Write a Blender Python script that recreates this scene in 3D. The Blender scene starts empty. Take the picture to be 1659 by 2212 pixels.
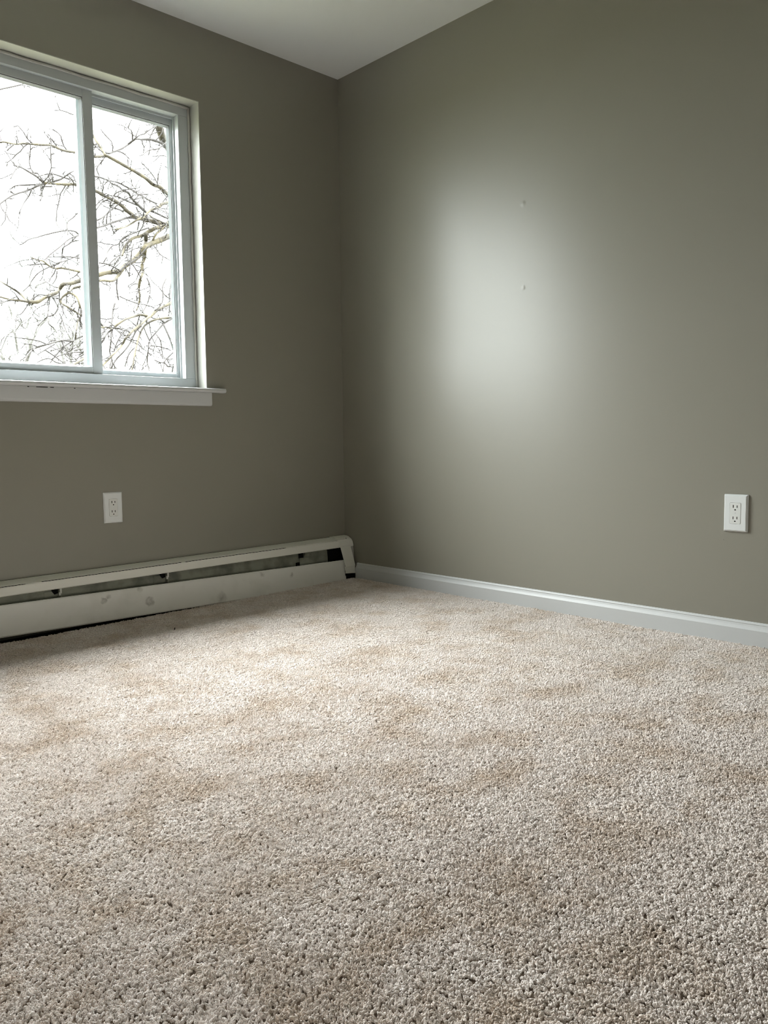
import bpy, bmesh, math, random
import numpy as np
from mathutils import Vector, Matrix

S = bpy.context.scene
COL = S.collection

# ------------------------------------------------------------------ camera
# room corner at the origin: window wall on y = 0 (x < 0), plain wall on x = 0 (y < 0), metres
FPX, IW, IH = 1759.2, 1659.0, 2212.0
CAM = Vector((-2.6931, -3.1466, 0.6811))
RGT = Vector((0.7265, -0.6871, -0.0117)).normalized()
FWD = Vector((0.6838, 0.7245, -0.0863)).normalized()
UPV = RGT.cross(FWD).normalized()
FWD = UPV.cross(RGT).normalized()
cd = bpy.data.cameras.new('camera')
cam = bpy.data.objects.new('camera', cd)
COL.objects.link(cam)
m = Matrix.Identity(4)
for i in range(3):
    m[i][0], m[i][1], m[i][2], m[i][3] = RGT[i], UPV[i], -FWD[i], CAM[i]
cam.matrix_world = m
cd.sensor_fit = 'VERTICAL'
cd.sensor_height = 36.0
cd.lens = FPX * 36.0 / IH
cd.clip_start = 0.02
cd.clip_end = 200
S.camera = cam

# ------------------------------------------------------------------ light and exposure
SKY = 16.0
GLOW, GLOW_P = 0.85, 6.0
S.view_settings.view_transform = 'Standard'
S.view_settings.look = 'None'
S.view_settings.exposure = 1.58
S.view_settings.gamma = 1.0
S.view_settings.use_curve_mapping = False
S.cycles.use_denoising = True
S.cycles.filter_width = 0.9
S.cycles.max_bounces = 10
S.cycles.diffuse_bounces = 6
S.cycles.glossy_bounces = 4
S.cycles.transparent_max_bounces = 12
S.cycles.sample_clamp_indirect = 8.0

w = bpy.data.worlds.new('sky')                    # overcast: darker at the horizon, brightest where the high sun sits behind the cloud
S.world = w
w.use_nodes = True
nt = w.node_tree
nt.nodes.clear()
def wn(kind, **kw):
    n = nt.nodes.new(kind)
    for k, v in kw.items(): setattr(n, k, v)
    return n
out = wn('ShaderNodeOutputWorld')
bg = wn('ShaderNodeBackground')
tc = wn('ShaderNodeTexCoord')
sx = wn('ShaderNodeSeparateXYZ')
rp = wn('ShaderNodeValToRGB')
rp.color_ramp.elements[0].position = 0.0
rp.color_ramp.elements[0].color = (0.315, 0.328, 0.335, 1)
rp.color_ramp.elements[1].position = 1.0
rp.color_ramp.elements[1].color = (0.98, 1.0, 1.0, 1)
nt.links.new(tc.outputs['Generated'], sx.inputs[0])
nt.links.new(sx.outputs['Z'], rp.inputs[0])
SUN_EL, SUN_AZ = math.radians(48), math.radians(12)      # azimuth from straight out of the window, towards +x
dt = wn('ShaderNodeVectorMath', operation='DOT_PRODUCT')
dt.inputs[1].default_value = (math.cos(SUN_EL) * math.sin(SUN_AZ), math.cos(SUN_EL) * math.cos(SUN_AZ), math.sin(SUN_EL))
nt.links.new(tc.outputs['Generated'], dt.inputs[0])
mx0 = wn('ShaderNodeMath', operation='MAXIMUM'); mx0.inputs[1].default_value = 0.0
nt.links.new(dt.outputs['Value'], mx0.inputs[0])
pw = wn('ShaderNodeMath', operation='POWER'); pw.inputs[1].default_value = GLOW_P
nt.links.new(mx0.outputs[0], pw.inputs[0])
gl = wn('ShaderNodeMath', operation='MULTIPLY'); gl.inputs[1].default_value = GLOW
nt.links.new(pw.outputs[0], gl.inputs[0])
ad = wn('ShaderNodeVectorMath', operation='ADD')
nt.links.new(rp.outputs[0], ad.inputs[0]); nt.links.new(gl.outputs[0], ad.inputs[1])
nt.links.new(ad.outputs[0], bg.inputs['Color'])
bg.inputs['Strength'].default_value = SKY
nt.links.new(bg.outputs[0], out.inputs['Surface'])

# window opening and room size
EAVE_Y, EAVE_Z = 0.62, 2.66                        # unseen roof overhang, added to block steep sky light
WX0, WX1, WZ0, WZ1 = -2.10, -0.782, 0.921, 2.128  # unseen left end widened to stretch the window's sheen on the plain wall
RX, RY, RZ = -3.6, -4.1, 2.44

# daylight portals in the window openings (they guide the sky's own light and give none themselves)
def portal(x0, x1, z0, z1, y, sgn):
    pl = bpy.data.lights.new('window_daylight_portal', 'AREA')
    pl.shape = 'RECTANGLE'
    pl.size, pl.size_y = x1 - x0, z1 - z0
    pl.cycles.is_portal = True
    po = bpy.data.objects.new('window_daylight_portal', pl)
    po.location = ((x0 + x1) / 2, y, (z0 + z1) / 2)
    po.rotation_euler = (sgn * math.pi / 2, 0, 0)  # faces into the room
    COL.objects.link(po)
portal(WX0, WX1, WZ0, WZ1, 0.17, -1)


# ------------------------------------------------------------------ helpers
def tag(o, label=None, cat=None, group=None, kind=None):
    if label: o['label'] = label
    if cat: o['category'] = cat
    if group: o['group'] = group
    if kind: o['kind'] = kind
    return o

def empty(name, loc=(0, 0, 0), rot=(0, 0, 0)):
    o = bpy.data.objects.new(name, None)
    o.empty_display_size = 0.05
    COL.objects.link(o)
    o.location = loc
    o.rotation_euler = rot
    return o

def obj(name, bm, mat, parent=None, smooth=False):
    me = bpy.data.meshes.new(name)
    bmesh.ops.recalc_face_normals(bm, faces=bm.faces)
    bm.to_mesh(me)
    bm.free()
    if mat: me.materials.append(mat)
    if smooth:
        for p in me.polygons: p.use_smooth = True
    o = bpy.data.objects.new(name, me)
    COL.objects.link(o)
    if parent: o.parent = parent
    return o

def box(bm, x0, x1, y0, y1, z0, z1, bev=0.0, seg=2):
    b = bmesh.new()
    bmesh.ops.create_cube(b, size=1.0)
    for v in b.verts:
        v.co = Vector(((x0 + x1) / 2 + v.co.x * (x1 - x0), (y0 + y1) / 2 + v.co.y * (y1 - y0), (z0 + z1) / 2 + v.co.z * (z1 - z0)))
    if bev > 0:
        bmesh.ops.bevel(b, geom=list(b.edges), offset=bev, segments=seg, affect='EDGES', profile=0.5)
    join(bm, b)

def join(bm, b):
    mp = [bm.verts.new(v.co) for v in b.verts]
    b.verts.index_update()
    for f in b.faces:
        try: bm.faces.new([mp[v.index] for v in f.verts])
        except ValueError: pass
    b.free()

def prism(bm, pts, a0, a1, axis):
    """extrude the closed 2D outline pts along axis ('x': pts are (y,z); 'y': (x,z); 'z': (x,y))"""
    def mk(p, a):
        return {'x': (a, p[0], p[1]), 'y': (p[0], a, p[1]), 'z': (p[0], p[1], a)}[axis]
    A = [bm.verts.new(mk(p, a0)) for p in pts]
    B = [bm.verts.new(mk(p, a1)) for p in pts]
    n = len(pts)
    for i in range(n):
        bm.faces.new((A[i], A[(i + 1) % n], B[(i + 1) % n], B[i]))
    bm.faces.new(A)
    bm.faces.new(B[::-1])

def sheet(bm, prof, a0, a1, t, axis='x'):
    """bent sheet metal: open profile of (y,z) points with thickness t, extruded along x"""
    n = len(prof)
    offs = []
    for i in range(n):
        p = Vector(prof[max(i - 1, 0)]); q = Vector(prof[min(i + 1, n - 1)])
        d = (q - p).normalized()
        offs.append((prof[i][0] - d.y * t, prof[i][1] + d.x * t))
    prism(bm, list(prof) + offs[::-1], a0, a1, axis)

def quad_box(bm, front, back):
    """solid between two corresponding loops of 3D points"""
    A = [bm.verts.new(p) for p in front]
    B = [bm.verts.new(p) for p in back]
    n = len(A)
    for i in range(n):
        bm.faces.new((A[i], A[(i + 1) % n], B[(i + 1) % n], B[i]))
    bm.faces.new(A)
    bm.faces.new(B[::-1])

def disc(bm, c, r, depth, axis='y', n=16, flat=False):
    pts = []
    for k in range(n):
        a = 2 * math.pi * k / n
        u, v = r * math.cos(a), r * math.sin(a)
        if flat and v < -0.45 * r: v = -0.45 * r
        pts.append((u, v))
    if axis == 'y':
        prism(bm, [(c[0] + u, c[2] + v) for u, v in pts], c[1], c[1] + depth, 'y')
    else:
        prism(bm, [(c[1] + u, c[2] + v) for u, v in pts], c[0], c[0] + depth, 'x')


# ------------------------------------------------------------------ materials
def mat(name, col, rough=0.6, spec=0.5, metal=0.0, bump=None, var=None, dirt=None):
    """bump = (scale, strength, distance); var = (scale, colour2, low, high)"""
    M = bpy.data.materials.new(name)
    M.use_nodes = True
    t = M.node_tree
    b = t.nodes['Principled BSDF']
    b.inputs['Base Color'].default_value = (*col, 1)
    b.inputs['Roughness'].default_value = rough
    b.inputs['Specular IOR Level'].default_value = spec
    b.inputs['Metallic'].default_value = metal
    tcn = t.nodes.new('ShaderNodeTexCoord')
    if var:
        n = t.nodes.new('ShaderNodeTexNoise')
        n.inputs['Scale'].default_value = var[0]
        n.inputs['Detail'].default_value = 5
        t.links.new(tcn.outputs['Object'], n.inputs['Vector'])
        r = t.nodes.new('ShaderNodeValToRGB')
        r.color_ramp.elements[0].position = var[2]
        r.color_ramp.elements[0].color = (*col, 1)
        r.color_ramp.elements[1].position = var[3]
        r.color_ramp.elements[1].color = (*var[1], 1)
        t.links.new(n.outputs['Fac'], r.inputs[0])
        t.links.new(r.outputs[0], b.inputs['Base Color'])
    if bump:
        n = t.nodes.new('ShaderNodeTexNoise')
        n.inputs['Scale'].default_value = bump[0]
        n.inputs['Detail'].default_value = 3
        t.links.new(tcn.outputs['Object'], n.inputs['Vector'])
        k = t.nodes.new('ShaderNodeBump')
        k.inputs['Strength'].default_value = bump[1]
        k.inputs['Distance'].default_value = bump[2]
        t.links.new(n.outputs['Fac'], k.inputs['Height'])
        t.links.new(k.outputs[0], b.inputs['Normal'])
    return M

def add_marks(M, marks, dark, amount):
    """scuffs: rings or blots around object-space points (x, y, z, radius, ring) mixed into the base colour"""
    t = M.node_tree
    b = t.nodes['Principled BSDF']
    tcn = t.nodes.new('ShaderNodeTexCoord')
    nz = t.nodes.new('ShaderNodeTexNoise')
    nz.inputs['Scale'].default_value = 60
    nz.inputs['Detail'].default_value = 6
    t.links.new(tcn.outputs['Object'], nz.inputs['Vector'])
    nw = t.nodes.new('ShaderNodeTexNoise')
    nw.inputs['Scale'].default_value = 38
    nw.inputs['Detail'].default_value = 4
    t.links.new(tcn.outputs['Object'], nw.inputs['Vector'])
    wc = t.nodes.new('ShaderNodeVectorMath'); wc.operation = 'MULTIPLY_ADD'
    wc.inputs[1].default_value = (0.034, 0.0, 0.034)
    wc.inputs[2].default_value = (-0.017, 0.0, -0.017)
    t.links.new(nw.outputs['Color'], wc.inputs[0])
    warp = t.nodes.new('ShaderNodeVectorMath'); warp.operation = 'ADD'
    t.links.new(tcn.outputs['Object'], warp.inputs[0]); t.links.new(wc.outputs[0], warp.inputs[1])
    total = None
    for (x, y, z, r, ring) in marks:
        d = t.nodes.new('ShaderNodeVectorMath'); d.operation = 'DISTANCE'
        d.inputs[1].default_value = (x, y, z)
        t.links.new(warp.outputs[0], d.inputs[0])
        mr = t.nodes.new('ShaderNodeValToRGB')
        e = mr.color_ramp.elements
        e[0].position = 0.0; e[0].color = (0.35,) * 3 + (1,) if ring else (1, 1, 1, 1)
        e[1].position = r; e[1].color = (0, 0, 0, 1)
        if ring:
            k = e.new(r * 0.65); k.color = (1, 1, 1, 1)
        t.links.new(d.outputs['Value'], mr.inputs[0])
        if total is None: total = mr.outputs[0]
        else:
            a = t.nodes.new('ShaderNodeMath'); a.operation = 'MAXIMUM'
            t.links.new(total, a.inputs[0]); t.links.new(mr.outputs[0], a.inputs[1])
            total = a.outputs[0]
    mm = t.nodes.new('ShaderNodeMath'); mm.operation = 'MULTIPLY'
    t.links.new(total, mm.inputs[0]); t.links.new(nz.outputs['Fac'], mm.inputs[1])
    m2 = t.nodes.new('ShaderNodeMath'); m2.operation = 'MULTIPLY'; m2.use_clamp = True
    t.links.new(mm.outputs[0], m2.inputs[0]); m2.inputs[1].default_value = amount
    mix = t.nodes.new('ShaderNodeMix'); mix.data_type = 'RGBA'
    t.links.new(m2.outputs[0], mix.inputs['Factor'])
    src = b.inputs['Base Color']
    if src.is_linked: t.links.new(src.links[0].from_socket, mix.inputs['A'])
    else: mix.inputs['A'].default_value = src.default_value
    mix.inputs['B'].default_value = (*dark, 1)
    t.links.new(mix.outputs['Result'], b.inputs['Base Color'])

WALL = (0.262, 0.250, 0.209)
M_wall = mat('greige_satin_paint', WALL, 0.35, 0.47, bump=(420, 0.10, 0.0006))
M_ceil = mat('flat_white_ceiling_paint', (0.76, 0.775, 0.775), 0.9, 0.2, bump=(200, 0.15, 0.0008))
M_trim = mat('white_semigloss_paint', (0.56, 0.57, 0.575), 0.42, 0.5, bump=(70, 0.06, 0.0008))
M_vinyl = mat('white_vinyl', (0.46, 0.49, 0.505), 0.38, 0.5)
M_jamb = mat('cream_painted_jamb', (0.43, 0.43, 0.39), 0.45, 0.5, bump=(60, 0.08, 0.0008))
M_caulk = mat('old_caulk', (0.44, 0.43, 0.40), 0.6, 0.4, bump=(90, 0.4, 0.002))
M_gasket = mat('dark_gasket', (0.05, 0.05, 0.05), 0.6)
M_plate = mat('white_plastic_plate', (0.74, 0.76, 0.76), 0.38, 0.5)
M_recept = mat('white_plastic_receptacle', (0.72, 0.73, 0.71), 0.35, 0.5)
M_slot = mat('dark_slot', (0.012, 0.011, 0.01), 0.8, 0.1)
M_heater = mat('offwhite_enamel_metal', (0.86, 0.85, 0.79), 0.42, 0.5, bump=(30, 0.10, 0.001))
M_panel = mat('scuffed_white_enamel_metal', (0.88, 0.87, 0.84), 0.45, 0.5, bump=(24, 0.10, 0.001), var=(9, (0.80, 0.79, 0.75), 0.55, 0.75))
M_damper = mat('dusty_grey_green_metal', (0.30, 0.31, 0.25), 0.6, 0.4, var=(14, (0.17, 0.175, 0.145), 0.42, 0.66))
M_black = mat('black_void_metal', (0.01, 0.01, 0.01), 0.8, 0.1)
M_clip = mat('white_plastic_clip', (0.62, 0.62, 0.58), 0.5)
M_bark = mat('grey_brown_bark', (0.036, 0.032, 0.026), 0.9, 0.1, bump=(60, 0.6, 0.01), var=(7, (0.066, 0.057, 0.038), 0.42, 0.64))
M_twig = mat('brown_twig_bark', (0.034, 0.031, 0.030), 0.9, 0.1)
M_farbark = mat('haze_tinted_bark', (0.072, 0.070, 0.067), 0.9, 0.1, var=(6, (0.086, 0.084, 0.079), 0.4, 0.65))  # haze and glare over the far trees put into a lighter bark colour
M_ground = mat('winter_lawn', (0.075, 0.08, 0.05), 0.95, 0.1, var=(2.5, (0.11, 0.10, 0.07), 0.4, 0.65))
M_subfloor = mat('carpet_backing', (0.42, 0.35, 0.285), 0.95, 0.1)
M_underfloor = mat('subfloor_with_gap_shade', (0.06, 0.05, 0.04), 0.9, 0.1)  # near-black: shade of the gap under the heater panel put into the colour
M_crumb = mat('dark_crumb', (0.02, 0.017, 0.015), 0.8)

# clear glass: mostly see-through, mirror-like at grazing angles
M_glass = bpy.data.materials.new('clear_window_glass')
M_glass.use_nodes = True
gt = M_glass.node_tree
gt.nodes.clear()
go = gt.nodes.new('ShaderNodeOutputMaterial')
gm = gt.nodes.new('ShaderNodeMixShader')
lw_ = gt.nodes.new('ShaderNodeLayerWeight'); lw_.inputs['Blend'].default_value = 0.5
pw5 = gt.nodes.new('ShaderNodeMath'); pw5.operation = 'POWER'; pw5.inputs[1].default_value = 5.0
gf = gt.nodes.new('ShaderNodeMath'); gf.operation = 'MULTIPLY_ADD'; gf.inputs[1].default_value = 0.96; gf.inputs[2].default_value = 0.035
gt.links.new(lw_.outputs['Facing'], pw5.inputs[0]); gt.links.new(pw5.outputs[0], gf.inputs[0])
ga = gt.nodes.new('ShaderNodeBsdfTransparent'); ga.inputs['Color'].default_value = (0.95, 0.97, 0.96, 1)
gg = gt.nodes.new('ShaderNodeBsdfGlossy'); gg.inputs['Roughness'].default_value = 0.02
gt.links.new(gf.outputs[0], gm.inputs[0]); gt.links.new(ga.outputs[0], gm.inputs[1])
gt.links.new(gg.outputs[0], gm.inputs[2]); gt.links.new(gm.outputs[0], go.inputs['Surface'])

# the plain wall also has two small nail pops under the paint
def nail_pops(M, pts):
    t = M.node_tree
    k = [n for n in t.nodes if n.type == 'BUMP'][0]
    geo = t.nodes.new('ShaderNodeNewGeometry')
    prev = k.inputs['Normal']
    total = None
    for (p, r) in pts:
        d = t.nodes.new('ShaderNodeVectorMath'); d.operation = 'DISTANCE'
        d.inputs[1].default_value = p
        t.links.new(geo.outputs['Position'], d.inputs[0])
        mr = t.nodes.new('ShaderNodeMapRange'); mr.interpolation_type = 'SMOOTHSTEP'
        mr.inputs['From Min'].default_value = 0.0
        mr.inputs['From Max'].default_value = r
        mr.inputs['To Min'].default_value = 1.0
        mr.inputs['To Max'].default_value = 0.0
        t.links.new(d.outputs['Value'], mr.inputs['Value'])
        if total is None: total = mr.outputs[0]
        else:
            a = t.nodes.new('ShaderNodeMath'); a.operation = 'MAXIMUM'
            t.links.new(total, a.inputs[0]); t.links.new(mr.outputs[0], a.inputs[1]); total = a.outputs[0]
    k2 = t.nodes.new('ShaderNodeBump')
    k2.inputs['Strength'].default_value = 0.6
    k2.inputs['Distance'].default_value = 0.0012
    t.links.new(total, k2.inputs['Height'])
    t.links.new(k2.outputs[0], k.inputs['Normal'])
M_wall_e = M_wall.copy()
M_wall_e.name = 'greige_satin_paint_with_nail_pops'
_b = M_wall_e.node_tree.nodes['Principled BSDF']     # roller lap: the satin sheen is drawn out vertically
_b.inputs['Anisotropic'].default_value = 0.6
_t = M_wall_e.node_tree.nodes.new('ShaderNodeCombineXYZ')
_t.inputs['Z'].default_value = 1.0
M_wall_e.node_tree.links.new(_t.outputs[0], _b.inputs['Tangent'])
nail_pops(M_wall_e, [((0, -1.118, 1.614), 0.016), ((0, -1.1195, 1.2865), 0.014), ((0, -1.952, 0.340), 0.0035)])

def floor_z(x, y):
    return 0.0185 * x * max(0.0, 1.0 + y / 2.2)   # the old floor dips a little under the window

# ------------------------------------------------------------------ the room
bm = bmesh.new()
NX, NY = 36, 41
g = [[bm.verts.new((RX + (0 - RX) * i / NX, RY + (0 - RY) * j / NY, 0)) for j in range(NY + 1)] for i in range(NX + 1)]
for col_ in g:
    for v in col_: v.co.z = floor_z(v.co.x, v.co.y) - 0.010
for i in range(NX):
    for j in range(NY):
        bm.faces.new((g[i][j], g[i + 1][j], g[i + 1][j + 1], g[i][j + 1]))
ret = bmesh.ops.extrude_face_region(bm, geom=list(bm.faces))
for v in [e for e in ret['geom'] if isinstance(e, bmesh.types.BMVert)]: v.co.z = -0.16
floor = tag(obj('floor', bm, M_underfloor), 'floor of the empty room under the carpet', 'floor', kind='structure')

bm = bmesh.new(); box(bm, RX - 0.2, 0.2, RY - 0.2, 0.2, RZ, RZ + 0.15)
tag(obj('ceiling', bm, M_ceil), 'flat white ceiling over the corner of the room', 'ceiling', kind='structure')

T = 0.17
bm = bmesh.new()
def wall_with_hole(bm, x0, x1, z0, z1, y0, y1, hx0, hx1, hz0, hz1):
    xs, zs = [x0, hx0, hx1, x1], [z0, hz0, hz1, z1]
    V = {}
    for s_, y in ((0, y0), (1, y1)):
        for i, x in enumerate(xs):
            for k, z in enumerate(zs): V[s_, i, k] = bm.verts.new((x, y, z))
    for s_ in (0, 1):
        for i in range(3):
            for k in range(3):
                if (i, k) == (1, 1): continue
                bm.faces.new((V[s_, i, k], V[s_, i + 1, k], V[s_, i + 1, k + 1], V[s_, i, k + 1]))
    ring = [(1, 1), (2, 1), (2, 2), (1, 2)]
    for a in range(4):
        p, q = ring[a], ring[(a + 1) % 4]
        bm.faces.new((V[0, p[0], p[1]], V[0, q[0], q[1]], V[1, q[0], q[1]], V[1, p[0], p[1]]))
    edge = [(0, 0), (1, 0), (2, 0), (3, 0), (3, 1), (3, 2), (3, 3), (2, 3), (1, 3), (0, 3), (0, 2), (0, 1)]
    for a in range(12):
        p, q = edge[a], edge[(a + 1) % 12]
        bm.faces.new((V[0, p[0], p[1]], V[0, q[0], q[1]], V[1, q[0], q[1]], V[1, p[0], p[1]]))
HX0, HX1, HZ0, HZ1 = WX0 - 0.003, WX1 + 0.003, WZ0 - 0.020, WZ1 + 0.003
wall_with_hole(bm, RX, 0.0, -0.16, RZ, 0.0, T, HX0, HX1, HZ0, HZ1)
tag(obj('wall_north', bm, M_wall), 'greige painted wall with the sliding window and the baseboard heater', 'wall', kind='structure')
bm = bmesh.new(); box(bm, 0.0, 0.17, RY, T, -0.16, RZ)
tag(obj('wall_east', bm, M_wall_e), 'plain greige satin wall catching the window sheen, right of the corner', 'wall', kind='structure')
bm = bmesh.new(); box(bm, RX - 0.17, RX, RY, T, -0.16, RZ)
tag(obj('wall_west', bm, M_wall), 'greige painted wall opposite the plain wall, out of view', 'wall', kind='structure')
bm = bmesh.new(); box(bm, RX - 0.17, 0.17, RY - 0.17, RY, -0.16, RZ)
tag(obj('wall_south', bm, M_wall), 'greige painted wall behind the viewer, out of view', 'wall', kind='structure')
M_siding = mat('weathered_exterior_siding', (0.16, 0.15, 0.135), 0.8, 0.2)
bm = bmesh.new()                                   # unseen house front and eave, added to dim the branches and the floor by the heater
box(bm, -11, RX - 0.175, 0.0, T, -0.9, EAVE_Z); box(bm, 0.175, 6, 0.0, T, -0.9, EAVE_Z)
box(bm, RX - 0.175, 0.175, -0.15, T, RZ + 0.155, EAVE_Z); box(bm, RX - 0.175, 0.175, 0.0, T, -0.9, -0.165)
prism(bm, [(EAVE_Y, EAVE_Z), (EAVE_Y, EAVE_Z + 0.16), (-4.6, 5.2), (-4.6, 5.0), (-0.2, EAVE_Z + 0.04), (-0.2, EAVE_Z)], -11, 6, 'x')
tag(obj('wall_outside', bm, M_siding), 'outside front of the house and eave, added out of view to block sky light', 'wall', kind='structure')
bm = bmesh.new(); box(bm, -40, 40, -50, 60, -1.0, -0.9)
tag(obj('ground', bm, M_ground), 'winter lawn outside below the window', 'ground', kind='structure')

# baseboard along the plain wall: flat board with a moulded top
bm = bmesh.new()
prof = [(0, -0.02), (-0.0138, -0.02), (-0.0138, 0.0490), (-0.0130, 0.0502), (-0.0100, 0.0550), (-0.0078, 0.0595), (-0.0068, 0.0628),
        (-0.0062, 0.0640), (-0.0060, 0.0668), (-0.0066, 0.0684), (-0.0050, 0.0712), (-0.0030, 0.0735), (0, 0.0748)]
prism(bm, prof, RY, -0.0942, 'y')
o = tag(obj('baseboard_east', bm, M_trim), 'white moulded baseboard along the foot of the plain wall', 'baseboard', kind='structure')

# ------------------------------------------------------------------ window
win = tag(empty('window_1', ((WX0 + WX1) / 2, 0.08, WZ0)), 'white two-pane sliding window with bare tree branches outside', 'window', kind='structure')
Wp = Vector(win.location)
def wobj(name, bm, m_, parent=win, smooth=False):
    o = obj(name, bm, m_, None, smooth)
    if parent is win:
        for v in o.data.vertices: v.co -= Wp
    else:
        for v in o.data.vertices: v.co -= Wp
    o.parent = parent
    return o
def frame_ring(bm, x0, x1, z0, z1, wl, wr, wb, wt, y0, y1, bev=0.0015):
    box(bm, x0, x1, y0, y1, z0, z0 + wb, bev)
    box(bm, x0, x1, y0, y1, z1 - wt, z1, bev)
    box(bm, x0, x0 + wl, y0, y1, z0 + wb, z1 - wt, bev)
    box(bm, x1 - wr, x1, y0, y1, z0 + wb, z1 - wt, bev)
FY = 0.075
# painted jamb liner (top and both sides), mitred at the corners
bm = bmesh.new()
box(bm, WX1, HX1, 0.0, FY + 0.004, WZ0, HZ1)
box(bm, HX0, WX0, 0.0, FY + 0.004, WZ0, HZ1)
box(bm, WX0, WX1, 0.0, FY + 0.004, WZ1, HZ1)
wobj('jamb', bm, M_jamb)
# bead of caulk between jamb and vinyl frame, sagging and split at the corner
bm = bmesh.new()
rng = random.Random(4)
def bead(pts, r):
    rings = []
    for i, p in enumerate(pts):
        d = (Vector(pts[min(i + 1, len(pts) - 1)]) - Vector(pts[max(i - 1, 0)])).normalized()
        a = d.cross(Vector((0, 1, 0))).normalized(); b_ = Vector((0, 1, 0))
        rr = r * (1 + 0.25 * (rng.random() - 0.5))
        rings.append([bm.verts.new(Vector(p) + a * rr * math.cos(t * math.pi / 4) + b_ * rr * 0.8 * math.sin(t * math.pi / 4)) for t in range(8)])
    for i in range(len(rings) - 1):
        for t in range(8):
            bm.faces.new((rings[i][t], rings[i][(t + 1) % 8], rings[i + 1][(t + 1) % 8], rings[i + 1][t]))
    bm.faces.new(rings[0]); bm.faces.new(rings[-1][::-1])
CX, CZ = WX1 - 0.0068, WZ1 - 0.0072
bead([(WX0 + 0.004 + (CX - WX0) * t / 40, FY - 0.004, CZ + 0.0012 * math.sin(t * 0.9)) for t in range(41)], 0.0058)
bead([(CX + 0.001 * math.sin(t * 1.1), FY - 0.004, WZ0 + (CZ - WZ0) * t / 44) for t in range(45)], 0.0056)
wobj('caulk_bead', bm, M_caulk, smooth=True)
# vinyl main frame
FX0, FX1, FZ0, FZ1 = WX0 + 0.001, WX1 - 0.001, WZ0 + 0.001, WZ1 - 0.001
bm = bmesh.new(); frame_ring(bm, FX0, FX1, FZ0, FZ1, 0.055, 0.055, 0.045, 0.044, FY, 0.165)
wobj('frame', bm, M_vinyl)
# track lips on the frame (the double groove beside the fixed sash)
bm = bmesh.new()
IX0, IX1, IZ0, IZ1 = FX0 + 0.055, FX1 - 0.055, FZ0 + 0.045, FZ1 - 0.044
box(bm, IX1 - 0.006, IX1 + 0.001, 0.108, 0.113, IZ0, IZ1, 0.001)
box(bm, IX0 - 0.001, IX0 + 0.006, 0.108, 0.113, IZ0, IZ1, 0.001)
box(bm, IX0, IX1, 0.112, 0.117, IZ1 - 0.010, IZ1 + 0.001, 0.001)
box(bm, IX0, IX1, 0.112, 0.117, IZ0 - 0.001, IZ0 + 0.004, 0.001)
wobj('track', bm, M_vinyl)

def sash(name, x0, x1, z0, z1, wl, wr, wb, wt, y0, y1):
    bm = bmesh.new()
    box(bm, x0, x0 + wl, y0, y1, z0, z1, 0.0012)
    box(bm, x1 - wr, x1, y0, y1, z0, z1, 0.0012)
    box(bm, x0 + wl, x1 - wr, y0 + 0.0006, y1, z0, z0 + wb, 0.0012)
    box(bm, x0 + wl, x1 - wr, y0 + 0.0006, y1, z1 - wt, z1, 0.0012)
    s_ = wobj(name, bm, M_vinyl)
    a0, a1, b0, b1 = x0 + wl, x1 - wr, z0 + wb, z1 - wt
    # bevelled glazing bead sloping from the sash face to the glass
    ym = y0 + 0.004; yg = y0 + 0.016; d = 0.009
    bm = bmesh.new()
    O = [(a0, ym, b0), (a1, ym, b0), (a1, ym, b1), (a0, ym, b1)]
    I = [(a0 + d, yg, b0 + d), (a1 - d, yg, b0 + d), (a1 - d, yg, b1 - d), (a0 + d, yg, b1 - d)]
    K = [(a0, yg, b0), (a1, yg, b0), (a1, yg, b1), (a0, yg, b1)]
    vo, vi, vk = [[bm.verts.new(p) for p in L] for L in (O, I, K)]
    for i in range(4):
        j = (i + 1) % 4
        bm.faces.new((vo[i], vo[j], vi[j], vi[i])); bm.faces.new((vi[i], vi[j], vk[j], vk[i])); bm.faces.new((vk[i], vk[j], vo[j], vo[i]))
    wobj('glazing_bead', bm, M_vinyl, s_)
    bm = bmesh.new()
    frame_ring(bm, a0 - 0.0005, a1 + 0.0005, b0 - 0.0005, b1 + 0.0005, 0.0022, 0.0022, 0.0012, 0.0026, y0 + 0.002, y0 + 0.004, 0)
    wobj('gasket', bm, M_gasket, s_)
    bm = bmesh.new(); box(bm, a0 + 0.001, a1 - 0.001, yg + 0.001, yg + 0.005, b0 + 0.001, b1 - 0.001)
    wobj('glass_pane', bm, M_glass, s_)
    return s_
sl = sash('sliding_sash', IX0 + 0.001, -1.2085, IZ0 - 0.001, IZ1 + 0.002, 0.040, 0.040, 0.028, 0.033, 0.093, 0.118)
sl['label'] = 'inner sliding sash on the left with the wide meeting stile'
sr = sash('fixed_sash', -1.262, IX1 + 0.003, IZ0 - 0.002, IZ1 - 0.004, 0.045, 0.0165, 0.023, 0.030, 0.124, 0.150)
sr['label'] = 'outer fixed sash on the right'
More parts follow.
